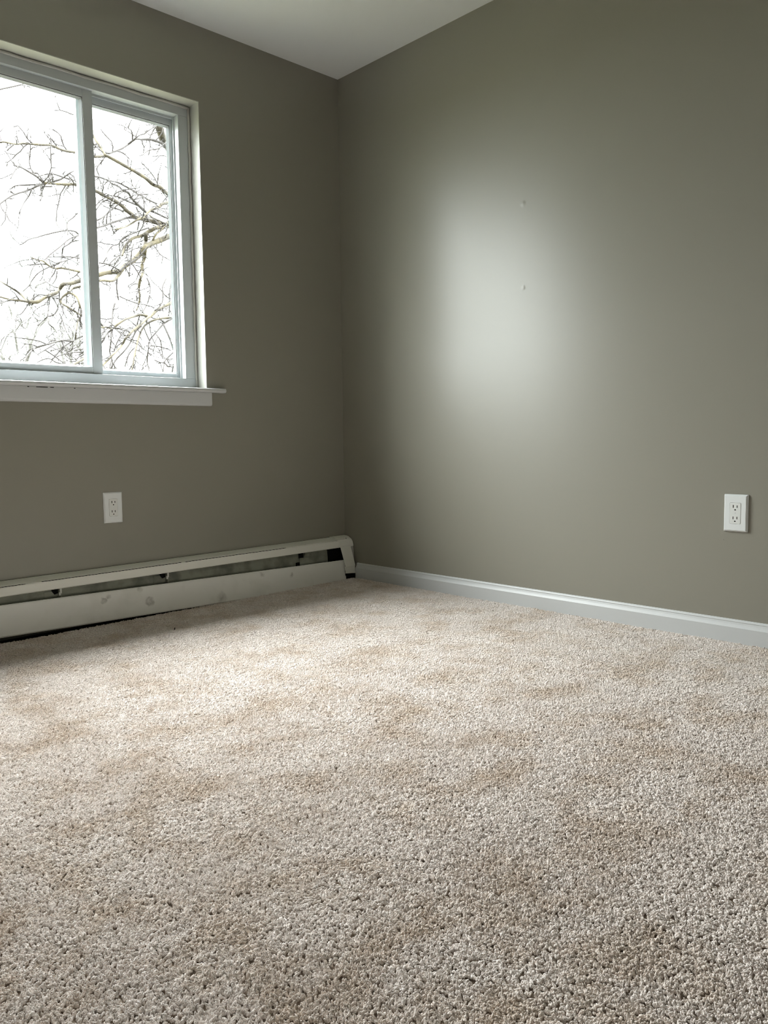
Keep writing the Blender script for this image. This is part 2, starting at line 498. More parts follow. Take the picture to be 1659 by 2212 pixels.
# stool (inner sill board) with rounded nose and horn, and the apron under it
bm = bmesh.new()
nose = [(FY + 0.002, WZ0), (FY + 0.002, WZ0 - 0.019), (-0.026, WZ0 - 0.019), (-0.0315, WZ0 - 0.0165), (-0.0345, WZ0 - 0.0095), (-0.0315, WZ0 - 0.0025), (-0.026, WZ0)]
prism(bm, nose, WX0 + 0.0005, WX1 - 0.0005, 'x')
nose2 = [(-0.0005, WZ0), (-0.0005, WZ0 - 0.019)] + nose[2:]
prism(bm, nose2, WX1 - 0.0005, -0.7035, 'x')
prism(bm, nose2, WX0 - 0.08, WX0 + 0.0005, 'x')
st = wobj('window_stool', bm, M_trim)
bm = bmesh.new()
prism(bm, [(-0.0004, WZ0 - 0.019), (-0.0004, 0.8445), (-0.013, 0.8445), (-0.0175, 0.849), (-0.0185, 0.856), (-0.0185, WZ0 - 0.0205), (-0.0175, WZ0 - 0.019)], WX0 - 0.012, -0.7675, 'x')
wobj('apron', bm, M_trim)
bm = bmesh.new()                                   # open joint between stool and apron
for x0_, x1_ in ((-1.555, -1.549), (-1.523, -1.480), (-1.471, -1.457), (-1.380, -1.374)):
    box(bm, x0_, x1_, -0.0192, -0.018, WZ0 - 0.0222, WZ0 - 0.0196)
wobj('joint_gap', bm, M_slot)

# ------------------------------------------------------------------ outlets
def outlet(name, loc, rz, thick, label):
    """plate faces -y locally"""
    r = tag(empty(name, loc, (0, 0, rz)), label, 'outlet', 'wall outlets')
    Wd, Hd = 0.0795, 0.124
    bm = bmesh.new()
    b = 0.005
    F = [(-Wd / 2 + b, -thick, -Hd / 2 + b), (Wd / 2 - b, -thick, -Hd / 2 + b), (Wd / 2 - b, -thick, Hd / 2 - b), (-Wd / 2 + b, -thick, Hd / 2 - b)]
    Mi = [(-Wd / 2, -thick * 0.35, -Hd / 2), (Wd / 2, -thick * 0.35, -Hd / 2), (Wd / 2, -thick * 0.35, Hd / 2), (-Wd / 2, -thick * 0.35, Hd / 2)]
    Bk = [(p[0], -0.0002, p[2]) for p in Mi]
    vf, vm, vb = [[bm.verts.new(p) for p in L] for L in (F, Mi, Bk)]
    for i in range(4):
        j = (i + 1) % 4
        bm.faces.new((vf[i], vf[j], vm[j], vm[i])); bm.faces.new((vm[i], vm[j], vb[j], vb[i]))
    bm.faces.new(vf); bm.faces.new(vb[::-1])
    bmesh.ops.bevel(bm, geom=[e for e in bm.edges], offset=0.0008, segments=2, affect='EDGES')
    obj('wall_plate', bm, M_plate, r)
    def rrect(w_, h_, rad):
        pts = []
        for cx, cz, a0 in ((w_ / 2 - rad, h_ / 2 - rad, 0), (-w_ / 2 + rad, h_ / 2 - rad, 90), (-w_ / 2 + rad, -h_ / 2 + rad, 180), (w_ / 2 - rad, -h_ / 2 + rad, 270)):
            for k in range(6):
                a = math.radians(a0 + 18 * k)
                pts.append((cx + rad * math.cos(a), cz + rad * math.sin(a)))
        return pts
    bm = bmesh.new()
    prism(bm, rrect(0.0372, 0.0706, 0.004), -thick - 0.0002, -thick + 0.002, 'y')
    obj('cutout_line', bm, mat_line, r)
    bm = bmesh.new()
    prism(bm, rrect(0.0358, 0.0692, 0.0036), -thick - 0.0009, -thick + 0.002, 'y')
    rc = obj('receptacle', bm, M_recept, r)
    yf = -thick - 0.00115
    for z0_ in (0.0185, -0.0195):
        for sx_, hh in ((-0.0064, 0.0092), (0.0064, 0.0082)):
            bm = bmesh.new(); box(bm, sx_ - 0.0012, sx_ + 0.0012, yf, yf + 0.002, z0_ + 0.004 - hh / 2, z0_ + 0.004 + hh / 2)
            obj('slot', bm, M_slot, rc)
        bm = bmesh.new(); disc(bm, (0, yf, z0_ - 0.0078), 0.0027, 0.002, 'y', 18, True)
        obj('ground_hole', bm, M_slot, rc)
    bm = bmesh.new(); disc(bm, (0, yf, 0.0), 0.0024, 0.002, 'y', 16)
    sc_ = obj('screw', bm, M_plate, rc)
    bm = bmesh.new(); box(bm, -0.0018, 0.0018, yf - 0.0002, yf + 0.001, -0.00035, 0.00035)
    for v in bm.verts:
        x_, z_ = v.co.x, v.co.z
        v.co.x, v.co.z = x_ * 0.7 - z_ * 0.7, x_ * 0.7 + z_ * 0.7
    obj('screw_slot', bm, mat_line, rc)
    return r
mat_line = mat('grey_seam', (0.30, 0.30, 0.29), 0.6)
outlet('wall_outlet', (-1.2340, 0, 0.4277), 0, 0.0065, 'white duplex outlet below the window, above the baseboard heater')
outlet('wall_outlet', (0, -1.9945, 0.4312), -math.pi / 2, 0.0105, 'white duplex outlet on the plain wall near the right edge')

# ------------------------------------------------------------------ baseboard heater
ht = tag(empty('baseboard_heater', (0, 0, 0), (0, -0.014, 0)), 'worn off-white metal baseboard heater along the wall under the window, front panel sagging', 'heater')
HL = -2.35
bm = bmesh.new()                                    # back plate and the closed top
box(bm, HL, -0.006, -0.0035, -0.0004, 0.004, 0.196, 0.0005, 1)
obj('back_plate', bm, M_heater, ht)
bm = bmesh.new()
sheet(bm, [(-0.0006, 0.2045), (-0.012, 0.2052), (-0.034, 0.2015), (-0.058, 0.1958), (-0.0628, 0.1935)], HL, -0.096, -0.0014)
obj('top_cover', bm, M_heater, ht, False)
bm = bmesh.new()                                    # front lip of the hood, a dark slot behind it
sheet(bm, [(-0.0600, 0.1915), (-0.0655, 0.1920), (-0.0672, 0.1890), (-0.0682, 0.1610), (-0.0660, 0.1590), (-0.0560, 0.1600)], HL, -0.096, -0.0014)
obj('hood_lip', bm, M_heater, ht)
bm = bmesh.new()
for a_, b_ in ((HL, -1.612), (-1.552, -0.968), (-0.948, -0.42)):
    box(bm, a_, b_, -0.0664, -0.0622, 0.1925, 0.1939)
obj('seam_gap', bm, M_black, ht)
bm = bmesh.new()                                    # tilted damper blade seen through the opening
sheet(bm, [(-0.020, 0.192), (-0.0345, 0.172), (-0.0405, 0.140), (-0.0425, 0.100), (-0.0430, 0.050)], HL, -0.150, -0.0012)
obj('damper', bm, M_damper, ht)
bm = bmesh.new(); box(bm, HL, -0.006, -0.030, -0.006, 0.006, 0.060)
box(bm, -0.149, -0.006, -0.030, -0.006, 0.006, 0.185)  # solid black fill painted as the dark cavity past the damper
obj('element_and_cavity_shade', bm, M_black, ht)
for bx in (-1.484, -1.033):
    bm = bmesh.new()
    box(bm, bx - 0.054, bx + 0.006, -0.0446, -0.0432, 0.040, 0.148, 0.0006, 1)
    box(bm, bx - 0.0012, bx + 0.0012, -0.066, -0.0430, 0.040, 0.190)
    br = obj('bracket', bm, M_damper, ht)
    bm = bmesh.new()
    quad_box(bm, [(bx - 0.026, -0.0462, 0.148), (bx - 0.016, -0.0462, 0.134), (bx - 0.002, -0.0462, 0.138), (bx - 0.002, -0.0462, 0.176), (bx - 0.026, -0.0462, 0.176)],
             [(bx - 0.026, -0.0446, 0.148), (bx - 0.016, -0.0446, 0.134), (bx - 0.002, -0.0446, 0.138), (bx - 0.002, -0.0446, 0.176), (bx - 0.026, -0.0446, 0.176)])
    obj('notch', bm, M_black, br)
    bm = bmesh.new()
    box(bm, bx - 0.0030, bx + 0.0050, -0.0668, -0.0610, 0.138, 0.1600, 0.001, 1)
    box(bm, bx - 0.0060, bx + 0.0020, -0.0660, -0.0600, 0.131, 0.1440, 0.001, 1)
    cl = obj('clip', bm, M_clip, br)
    cl['label'] = 'small white plastic clip under the hood lip'
bx = -0.296
bm = bmesh.new()
box(bm, bx - 0.030, bx + 0.022, -0.0475, -0.0440, 0.050, 0.132, 0.0006, 1)
quad_box(bm, [(bx - 0.008, -0.050, 0.132), (bx + 0.026, -0.050, 0.138), (bx + 0.046, -0.050, 0.172), (bx + 0.006, -0.050, 0.166)],
         [(bx - 0.008, -0.045, 0.132), (bx + 0.026, -0.045, 0.138), (bx + 0.046, -0.045, 0.172), (bx + 0.006, -0.045, 0.166)])
br = obj('bracket', bm, M_damper, ht)
bm = bmesh.new(); box(bm, bx - 0.034, bx - 0.008, -0.0462, -0.0440, 0.132, 0.180)
box(bm, bx - 0.052, bx - 0.030, -0.0462, -0.0440, 0.085, 0.112)
obj('notch', bm, M_black, br)
# front panel: one rigid sheet that has dropped at the corner end
bm = bmesh.new()
sheet(bm, [(-0.0640, 0.1115), (-0.0690, 0.1135), (-0.0725, 0.1110), (-0.0870, 0.0035), (-0.0850, 0.0), (-0.0740, 0.0)], HL + 0.07, 0.0, -0.0014)
pn = obj('front_panel', bm, M_panel, ht)
pn.location = (-0.070, 0, -0.0205)
pn.rotation_euler = (0, 0.021, 0)
pn['label'] = 'white front panel with grey scuff marks'
add_marks(M_panel, [(-1.063, -0.080, 0.052, 0.021, True), (-1.253, -0.077, 0.082, 0.016, True), (-1.235, -0.076, 0.094, 0.012, False), (-0.33, -0.077, 0.075, 0.012, False), (-0.72, -0.083, 0.020, 0.030, False), (-0.50, -0.078, 0.102, 0.014, False), (-1.10, -0.073, 0.108, 0.014, False)], (0.22, 0.20, 0.17), 1.0)
# end cap in the corner
ec = bmesh.new()
sheet(ec, [(-0.0008, 0.2068), (-0.020, 0.2062), (-0.040, 0.2015), (-0.055, 0.1930), (-0.0650, 0.1800), (-0.0690, 0.1650), (-0.0694, 0.1585)], -0.1000, -0.0030, -0.0018)
# side wing closing the end against the wall
prism(ec, [(-0.0008, 0.2060), (-0.020, 0.2055), (-0.040, 0.2008), (-0.055, 0.1925), (-0.0645, 0.1795), (-0.0685, 0.1650), (-0.0690, 0.1585), (-0.0720, 0.1000), (-0.0740, 0.060), (-0.0008, 0.060)], -0.0046, -0.0030, 'x')
cap = obj('end_cap', ec, M_heater, ht)
bm = bmesh.new()                                    # slanting cover strip
def strip(L, t): 
    return [(p[0], p[1] + t, p[2]) for p in L]
Lf = [(-0.0885, -0.0700, 0.1650), (-0.0215, -0.0700, 0.1610), (-0.0125, -0.0935, 0.0615), (-0.0775, -0.0935, 0.0625)]
quad_box(bm, Lf, strip(Lf, 0.0022))
obj('cover_strip', bm, M_heater, cap)
bm = bmesh.new()
Lf = [(-0.0800, -0.0895, 0.0640), (-0.0125, -0.0895, 0.0600), (-0.0090, -0.0900, 0.0225), (-0.0745, -0.0900, 0.0285)]
quad_box(bm, Lf, strip(Lf, 0.0022))
obj('lower_tab', bm, M_heater, cap)
bm = bmesh.new(); box(bm, -0.0720, -0.0090, -0.0840, -0.0300, 0.001, 0.0560)  # solid black block in place of the shaded gap below the tab
obj('bottom', bm, M_black, cap)
bm = bmesh.new()
b_ = bmesh.new(); bmesh.ops.create_uvsphere(b_, u_segments=12, v_segments=8, radius=0.0030)
for v in b_.verts: v.co = Vector((v.co.x - 0.0330, v.co.y * 0.6 - 0.0505, v.co.z + 0.1975))
join(bm, b_)
obj('screw', bm, M_black, cap, True)

CARPET_A, CARPET_B = (0.72, 0.615, 0.53), (0.88, 0.815, 0.78)
TWIGS = 10.0
LIMBS=[
 ([(419,492),(388,504),(367,510),(347,518),(329,525),(313,535),(302,549),(286,564),(268,576),(258,586),(238,588),(218,592),(177,605),(156,611),(137,614),(128,625),(118,634),(97,642),(81,652),(61,652)],12,7,4.6,3.9),
 ([(61,652),(43,649),(22,647),(0,641),(-25,632)],5,2.5,3.9,3.8),
 ([(61,652),(44,635),(28,624),(11,614),(-3,605)],5,2.5,3.9,4.1),
 ([(22,647),(10,652),(-8,658)],2.5,2,3.83,3.7),
 ([(419,436),(383,468),(356,487),(338,492),(323,499),(308,508),(286,515),(273,528),(267,540),(264,552)],11,3.5,4.6,4.2),
 ([(315,504),(315,521),(313,539),(312,557),(307,571),(308,590),(303,603),(300,624),(302,640),(300,657),(295,670)],9,2.5,4.38,4.5),
 ([(419,501),(378,492),(346,483),(329,478),(311,474),(301,471),(290,468),(282,461),(272,454),(265,446),(248,434),(236,428),(224,422),(207,413),(190,411),(165,399),(143,398),(124,397),(103,395),(95,397)],10,5,4.7,3.7),
 ([(95,397),(80,382),(57,368),(46,362),(29,357)],4,2,3.7,3.5),
 ([(95,397),(69,399),(46,400),(32,402),(23,408)],3,1.8,3.7,3.8),
 ([(103,395),(80,402),(66,409),(44,416),(23,424),(0,440),(-17,455)],4,2.5,3.72,3.5),
 ([(68,409),(63,422),(52,438),(45,452),(41,463)],2.2,1.5,3.62,3.6),
 ([(103,395),(126,389),(135,385),(149,375),(160,369)],4,2,3.72,3.6),
 ([(160,390),(137,383),(115,376),(97,377),(80,382)],3,2,3.8,3.6),
 ([(45,353),(32,369),(23,386)],2.2,1.8,3.5,3.4),
 ([(112,403),(98,403),(89,408),(92,420),(87,434)],3,1.6,3.75,3.6),
 ([(413,449),(385,435),(360,417),(345,404),(331,399),(316,386),(299,375),(282,365),(259,352),(239,341),(228,336),(216,338),(201,338),(190,335),(161,329),(142,326),(129,322),(111,314),(92,313),(52,310),(34,311),(11,307),(0,307),(-17,305)],8,3,4.7,3.6),
 ([(36,310),(36,305),(30,295)],2.2,1.5,3.65,3.6),
 ([(30,312),(22,319),(15,326)],2.2,1.5,3.65,3.7),
 ([(228,336),(219,321),(209,306),(199,289),(185,268),(175,243)],5,3,4.05,4.2),
 ([(222,329),(213,322),(207,317),(201,308)],2,1.5,4.1,4.0),
 ([(234,332),(247,327),(264,320),(279,310),(293,300),(306,301),(322,301),(339,305),(350,310),(360,316),(385,323),(413,357)],3.5,6,4.1,4.7),
 ([(419,392),(385,344),(364,318),(353,302),(347,286),(343,270),(338,249),(327,214)],19,16,4.7,4.4),
 ([(360,308),(350,315),(339,322),(324,324),(314,329),(305,336)],3,1.6,4.5,4.2),
 ([(340,401),(341,386),(342,375)],2.5,1.6,4.5,4.4),
 ([(340,396),(331,380),(317,363),(305,351)],2.2,1.5,4.5,4.3),
 ([(224,344),(217,352),(209,365),(214,380),(211,390)],2.5,1.6,4.0,4.1),
 ([(419,418),(388,428),(364,437),(350,441),(341,448),(323,455),(311,469),(298,474),(277,487),(262,493),(248,496)],8,2,4.7,4.1),
 ([(167,383),(204,381),(219,384),(236,390),(254,394),(270,402),(293,415),(296,419),(306,423),(323,433),(339,440)],3,3,3.8,4.5),
 ([(243,398),(254,401),(265,411),(277,416),(284,428),(296,440),(303,447),(315,458)],3,6,4.0,4.4),
 ([(236,422),(255,425),(265,430),(286,439),(302,445)],2.5,3.5,4.2,4.4),
 ([(294,447),(298,458),(301,475),(297,496),(295,504)],2.5,2,4.4,4.3),
 ([(190,495),(209,492),(226,487),(242,481),(258,476),(272,471),(284,470)],3.5,4.5,3.9,4.3),
 ([(190,484),(210,476),(226,466),(244,451),(258,439),(262,430)],2.5,2.5,3.9,4.2),
 ([(208,453),(221,436),(231,433),(239,437),(238,447),(258,453),(267,457)],2,2.5,4.0,4.3),
 ([(364,472),(353,468),(335,459),(320,454)],3,4,4.6,4.5),
 ([(419,490),(388,484),(359,483),(344,477),(329,470),(323,465)],5,2.2,4.7,4.4),
 ([(356,487),(350,495),(337,506),(329,522)],5,4,4.5,4.45),
 ([(321,492),(298,500),(279,508),(262,519),(255,528),(243,531),(232,545),(229,557),(223,568)],3,2,4.4,4.1),
 ([(279,508),(267,512),(259,522)],2.2,2,4.3,4.2),
 ([(289,527),(285,539),(283,560),(280,581),(279,598)],2.6,1.8,4.2,4.2),
 ([(258,551),(248,559),(238,569),(236,575)],2.6,2,4.2,4.1),
 ([(214,568),(230,570),(248,578),(262,586)],2.2,2.6,4.0,4.2),
 ([(258,586),(268,576),(274,572),(294,560),(306,548),(321,531)],4,2,4.15,4.25),
 ([(262,588),(253,598),(243,607),(217,606),(202,614)],6,4,4.2,3.9),
 ([(424,624),(393,646),(372,654),(352,663),(337,672),(324,683),(306,680),(291,683),(273,689),(255,700),(243,710),(229,706),(223,707),(209,706)],7,3,4.5,3.6),
 ([(243,710),(231,721),(222,730),(202,745)],4,3,3.7,3.6),
 ([(324,683),(313,692),(300,704),(285,716),(272,730),(263,746),(246,764),(228,783),(209,800)],5.5,3.6,4.1,3.5),
 ([(424,677),(393,683),(375,686),(355,687),(337,690),(318,699),(307,711),(299,731),(294,751),(290,771),(287,790),(284,803),(282,817)],5,2.5,4.6,3.9),
 ([(424,668),(390,684),(369,690),(353,700),(338,717),(323,736),(320,757),(318,781),(323,803),(325,817)],4,1.8,4.6,4.1),
 ([(353,701),(364,725),(370,742),(376,762),(376,781),(372,803),(371,817)],3.5,2.5,4.4,4.3),
 ([(376,760),(361,774),(355,784),(352,805)],2.6,2.2,4.35,4.2),
 ([(334,778),(346,783),(355,784),(364,792),(375,790)],1.8,2,4.1,4.2),
 ([(253,599),(252,622),(256,648)],4,2.2,4.2,4.2),
 ([(248,655),(244,672),(242,692),(240,706)],3.6,2.4,4.15,4.0),
 ([(240,715),(240,735),(237,760),(241,774),(236,798),(235,811)],2.4,2,3.8,3.7),
 ([(240,769),(243,784),(242,799)],2.6,2,3.7,3.7),
 ([(306,704),(294,715),(282,739),(267,760),(253,774),(243,789),(236,803)],3,3,5.2,5.4),
 ([(291,751),(279,764),(273,781),(270,792)],2,1.6,3.95,4.1),
 ([(317,600),(324,618),(323,639),(317,659),(307,675)],2,1.8,4.4,4.3),
 ([(360,600),(351,620),(352,641),(348,658),(334,671)],2,1.8,4.4,4.2),
 ([(246,760),(255,735),(267,718),(279,708),(289,711)],2,1.8,3.8,4.0),
 ([(369,612),(366,640),(366,668),(364,682)],3,2.5,4.5,4.5),
 ([(300,623),(295,639),(296,653),(288,668),(291,677)],2,1.6,4.45,4.3),
 ([(258,640),(273,647),(295,655),(316,659),(334,665)],1.8,1.5,4.0,4.2),
 ([(310,706),(316,721),(323,736)],2,2,4.1,4.1),
 ([(267,730),(284,737),(295,743)],1.6,1.6,4.0,4.0),
 ([(325,747),(346,749),(369,757)],1.6,1.6,4.2,4.3),
 ([(337,722),(346,735),(349,751),(352,774)],2,1.5,4.2,4.3),
 ([(193,508),(171,506),(162,500),(145,498),(124,501),(95,508),(82,512),(63,517),(48,527),(43,528)],3,1.8,3.9,3.4),
 ([(171,508),(149,517),(130,533),(108,550),(96,562)],2.6,1.8,3.8,3.5),
 ([(164,512),(149,527),(136,536),(134,552),(129,568),(106,577),(84,589),(72,602),(65,614),(68,623),(75,629)],2.6,2,3.8,3.5),
 ([(195,593),(176,588),(154,583),(133,579),(121,580),(108,576),(93,564),(82,562),(69,557)],5,2.2,3.95,3.5),
 ([(169,459),(157,471),(145,482),(147,508)],1.8,1.6,3.7,3.6),
 ([(175,559),(151,555),(121,555),(105,555)],2.2,1.6,3.8,3.6),
 ([(175,548),(157,557),(139,564),(121,569)],2.0,1.8,3.8,3.6),
 ([(121,580),(116,592),(110,600),(106,609)],2.2,1.5,3.6,3.6),
 ([(123,585),(121,602),(113,614)],2.2,1.5,3.6,3.6),
 ([(82,562),(70,581),(64,600),(65,614),(49,630)],2,1.5,3.5,3.4),
 ([(197,614),(177,618),(158,623),(147,632),(134,643),(132,654),(146,663),(162,673),(175,681)],5,3,3.95,3.8),
 ([(149,632),(165,641),(172,659),(176,678),(168,696),(165,714),(163,732)],4.5,2.6,3.9,3.7),
 ([(176,678),(182,691),(186,709)],4,3,3.8,3.8),
 ([(114,643),(120,653),(125,666),(116,680),(103,684),(95,691),(81,703)],3,2.2,3.9,3.7),
 ([(104,685),(105,699),(116,708)],2,2,3.75,3.7),
 ([(222,701),(203,718),(184,724),(163,732),(156,737),(137,735),(122,738),(101,744),(76,752),(61,766),(53,782),(48,792)],4,3,3.9,3.2),
 ([(156,737),(132,751),(109,758)],2.4,1.6,3.7,3.5),
 ([(138,748),(123,765),(106,787)],2.2,2,3.6,3.5),
 ([(81,766),(97,756),(119,743)],2,2,3.4,3.6),
 ([(97,756),(114,767),(137,784)],2,2,3.5,3.5),
 ([(63,654),(47,677),(35,681),(39,690),(33,694)],2,1.5,3.9,3.7),
 ([(68,652),(82,637),(96,638)],2,2,3.9,3.9),
 ([(128,676),(133,687),(139,705),(144,718)],2,2,3.7,3.6),
 ([(203,749),(186,771),(165,784),(146,797)],6,4,3.8,3.4),
 ([(186,761),(152,762),(123,770)],2,1.6,3.7,3.5),
 ([(134,656),(138,668)],2,1.5,3.85,3.8),
 ([(108,644),(105,663),(103,682)],2,1.6,3.9,3.8),
 ([(-10,195),(45,183),(70,173),(110,160)],2.4,1.8,3.6,3.6),
]
FAR={
 'A':[([(51,815),(56,784),(65,758),(66,742),(76,722),(86,704),(96,694),(105,681)],8,3.5,9,8.8),([(66,742),(59,727),(57,710),(62,689),(65,671),(72,651),(75,625),(81,615)],5.5,2.5,9,9.2),([(56,710),(49,706),(44,705)],2.5,1.5,9,9),([(81,709),(86,696),(84,684),(71,675)],2.5,1.5,8.9,9)],
 'B':[([(48,815),(44,784),(38,758),(33,727),(29,708),(25,689),(24,676),(18,659)],5,2,10,10),([(32,718),(44,700),(57,690),(68,686)],2.5,1.8,10,9.8),([(32,719),(23,718),(14,729),(6,748),(0,761)],2.2,1.8,10,10.1)],
 'C':[([(25,815),(10,781),(4,768),(-1,759),(-15,739)],8,5,11,11),([(25,815),(20,777),(25,767),(33,765)],4,2,11,11)],
 'D':[([(143,822),(138,784),(133,758),(129,733),(120,714),(108,701),(105,687)],5,2,12.2,12.2),([(132,746),(134,727),(137,722)],3,1.5,12.2,12.2),([(134,765),(118,737),(110,734)],2.2,1.5,12.2,12.1)],
 'E':[([(152,828),(153,787),(154,765),(156,739),(158,714),(158,689),(161,671)],5,2,9,9),([(154,777),(146,765),(139,752),(134,749)],3.5,2,9,9.1),([(155,752),(165,737),(161,720)],2.5,1.5,9,9)],
 'G':[([(182,828),(177,777),(173,752),(172,720),(173,704)],4.5,2,9.8,9.8),([(175,758),(163,742),(152,730),(146,720)],2.6,1.6,9.8,9.6),([(176,768),(184,758),(194,752)],2.5,1.6,9.8,9.8)],
}

# ------------------------------------------------------------------ carpet pile
M_carpet = bpy.data.materials.new('beige_twist_pile')
M_carpet.use_nodes = True
t = M_carpet.node_tree
b = t.nodes['Principled BSDF']
b.inputs['Roughness'].default_value = 0.7
b.inputs['Sheen Weight'].default_value = 0.45
b.inputs['Sheen Roughness'].default_value = 0.45
b.inputs['Specular IOR Level'].default_value = 0.25
oi = t.nodes.new('ShaderNodeObjectInfo')
geo = t.nodes.new('ShaderNodeNewGeometry')
n1 = t.nodes.new('ShaderNodeTexNoise'); n1.inputs['Scale'].default_value = 6.0; n1.inputs['Detail'].default_value = 5; n1.inputs['Roughness'].default_value = 0.65
t.links.new(geo.outputs['Position'], n1.inputs['Vector'])
r1 = t.nodes.new('ShaderNodeValToRGB')
r1.color_ramp.elements[0].position = 0.32; r1.color_ramp.elements[0].color = (*CARPET_A, 1)
r1.color_ramp.elements[1].position = 0.54; r1.color_ramp.elements[1].color = (*CARPET_B, 1)
t.links.new(n1.outputs['Fac'], r1.inputs[0])
r2 = t.nodes.new('ShaderNodeValToRGB')
r2.color_ramp.elements[0].color = (0.80, 0.78, 0.76, 1); r2.color_ramp.elements[1].color = (1.08, 1.08, 1.08, 1)
t.links.new(oi.outputs['Random'], r2.inputs[0])
mx = t.nodes.new('ShaderNodeMix'); mx.data_type = 'RGBA'; mx.blend_type = 'MULTIPLY'; mx.inputs['Factor'].default_value = 1.0
t.links.new(r1.outputs[0], mx.inputs['A']); t.links.new(r2.outputs[0], mx.inputs['B'])
t.links.new(mx.outputs['Result'], b.inputs['Base Color'])

VIEW = [(-2.75, -2.15), (-2.10, -0.75), (-2.10, 0.05), (-0.005, 0.05), (-0.005, -2.75), (-1.50, -3.35), (-2.3, -3.05)]   # the stretch seen from about here
def inside(px, py):
    c = False
    for i in range(len(VIEW)):
        x0, y0 = VIEW[i]; x1, y1 = VIEW[(i + 1) % len(VIEW)]
        if (y0 > py) != (y1 > py) and px < (x1 - x0) * (py - y0) / (y1 - y0) + x0: c = not c
    return c
bm = bmesh.new()
CX0, CX1, CY0, CY1 = RX + 0.002, -0.0128, RY + 0.002, -0.080
NX, NY = 72, 82
g = [[None] * (NY + 1) for _ in range(NX + 1)]
rg = random.Random(9)
for i in range(NX + 1):
    for j in range(NY + 1):
        x = CX0 + (CX1 - CX0) * i / NX; y = CY0 + (CY1 - CY0) * j / NY
        und = 0.0012 * math.sin(x * 5.1 + 1.7 * math.sin(y * 3.3)) * math.sin(y * 4.3 + 1.3 * math.sin(x * 2.9))
        g[i][j] = bm.verts.new((x, y, floor_z(x, y) - 0.0085 + und))
for i in range(NX):
    for j in range(NY): bm.faces.new((g[i][j], g[i + 1][j], g[i + 1][j + 1], g[i][j + 1]))
carpet = tag(obj('carpet', bm, M_subfloor, None, True), 'beige twist-pile carpet covering the whole floor', 'carpet', kind='stuff')
me = carpet.data
at_ = me.attributes.new('near', 'FLOAT', 'FACE')
for p in me.polygons:
    at_.data[p.index].value = 1.0 if inside(p.center.x, p.center.y) else 0.0

ng = bpy.data.node_groups.new('carpet_pile', 'GeometryNodeTree')
ng.interface.new_socket('Geometry', in_out='INPUT', socket_type='NodeSocketGeometry')
ng.interface.new_socket('Geometry', in_out='OUTPUT', socket_type='NodeSocketGeometry')
N = ng.nodes
def nn(kind, **kw):
    n = N.new(kind)
    for k, v in kw.items(): setattr(n, k, v)
    return n
gi, go_ = nn('NodeGroupInput'), nn('NodeGroupOutput')
dist = nn('GeometryNodeDistributePointsOnFaces', distribute_method='POISSON')
na = nn('GeometryNodeInputNamedAttribute', data_type='FLOAT'); na.inputs['Name'].default_value = 'near'
L = ng.links.new
mr = nn('ShaderNodeMapRange'); mr.inputs['To Min'].default_value = 0.30; mr.inputs['To Max'].default_value = 1.0
L(na.outputs['Attribute'], mr.inputs['Value'])
dist.inputs['Distance Min'].default_value = 0.0027
dist.inputs['Density Max'].default_value = 170000
L(mr.outputs[0], dist.inputs['Density Factor'])
L(gi.outputs[0], dist.inputs['Mesh'])
# one tuft = a handful of short twisted yarn ends
ico = nn('GeometryNodeMeshIcoSphere'); ico.inputs['Radius'].default_value = 1.0; ico.inputs['Subdivisions'].default_value = 2
tr = nn('GeometryNodeJoinGeometry')
ry = random.Random(17)
for k in range(6):
    q = nn('GeometryNodeTransform')
    a = k * 1.047 + ry.uniform(-0.3, 0.3)
    rr = 0.0016 * ry.uniform(0.55, 1.25)
    q.inputs['Translation'].default_value = (rr * math.cos(a), rr * math.sin(a), 0.0046 + ry.uniform(-0.0011, 0.0013))
    q.inputs['Rotation'].default_value = (ry.uniform(-0.7, 0.7), ry.uniform(-0.7, 0.7), a)
    w_ = ry.uniform(0.00085, 0.00120)
    q.inputs['Scale'].default_value = (w_, w_, ry.uniform(0.0017, 0.0029))
    L(ico.outputs['Mesh'], q.inputs['Geometry'])
    L(q.outputs[0], tr.inputs[0])
# crook each tuft a little so that it reads as twisted yarn
pos = nn('GeometryNodeInputPosition')
setp = nn('GeometryNodeSetPosition')
nz = nn('ShaderNodeTexNoise', noise_dimensions='3D'); nz.inputs['Scale'].default_value = 420
vs = nn('ShaderNodeVectorMath', operation='SUBTRACT'); vs.inputs[1].default_value = (0.5, 0.5, 0.5)
vm = nn('ShaderNodeVectorMath', operation='SCALE'); vm.inputs['Scale'].default_value = 0.0017
L(pos.outputs[0], nz.inputs['Vector']); L(nz.outputs['Color'], vs.inputs[0]); L(vs.outputs[0], vm.inputs[0])
L(tr.outputs[0], setp.inputs['Geometry']); L(vm.outputs[0], setp.inputs['Offset'])
sm = nn('GeometryNodeSetShadeSmooth'); L(setp.outputs[0], sm.inputs['Geometry'])
smat = nn('GeometryNodeSetMaterial'); smat.inputs['Material'].default_value = M_carpet
L(sm.outputs[0], smat.inputs['Geometry'])
iop = nn('GeometryNodeInstanceOnPoints')
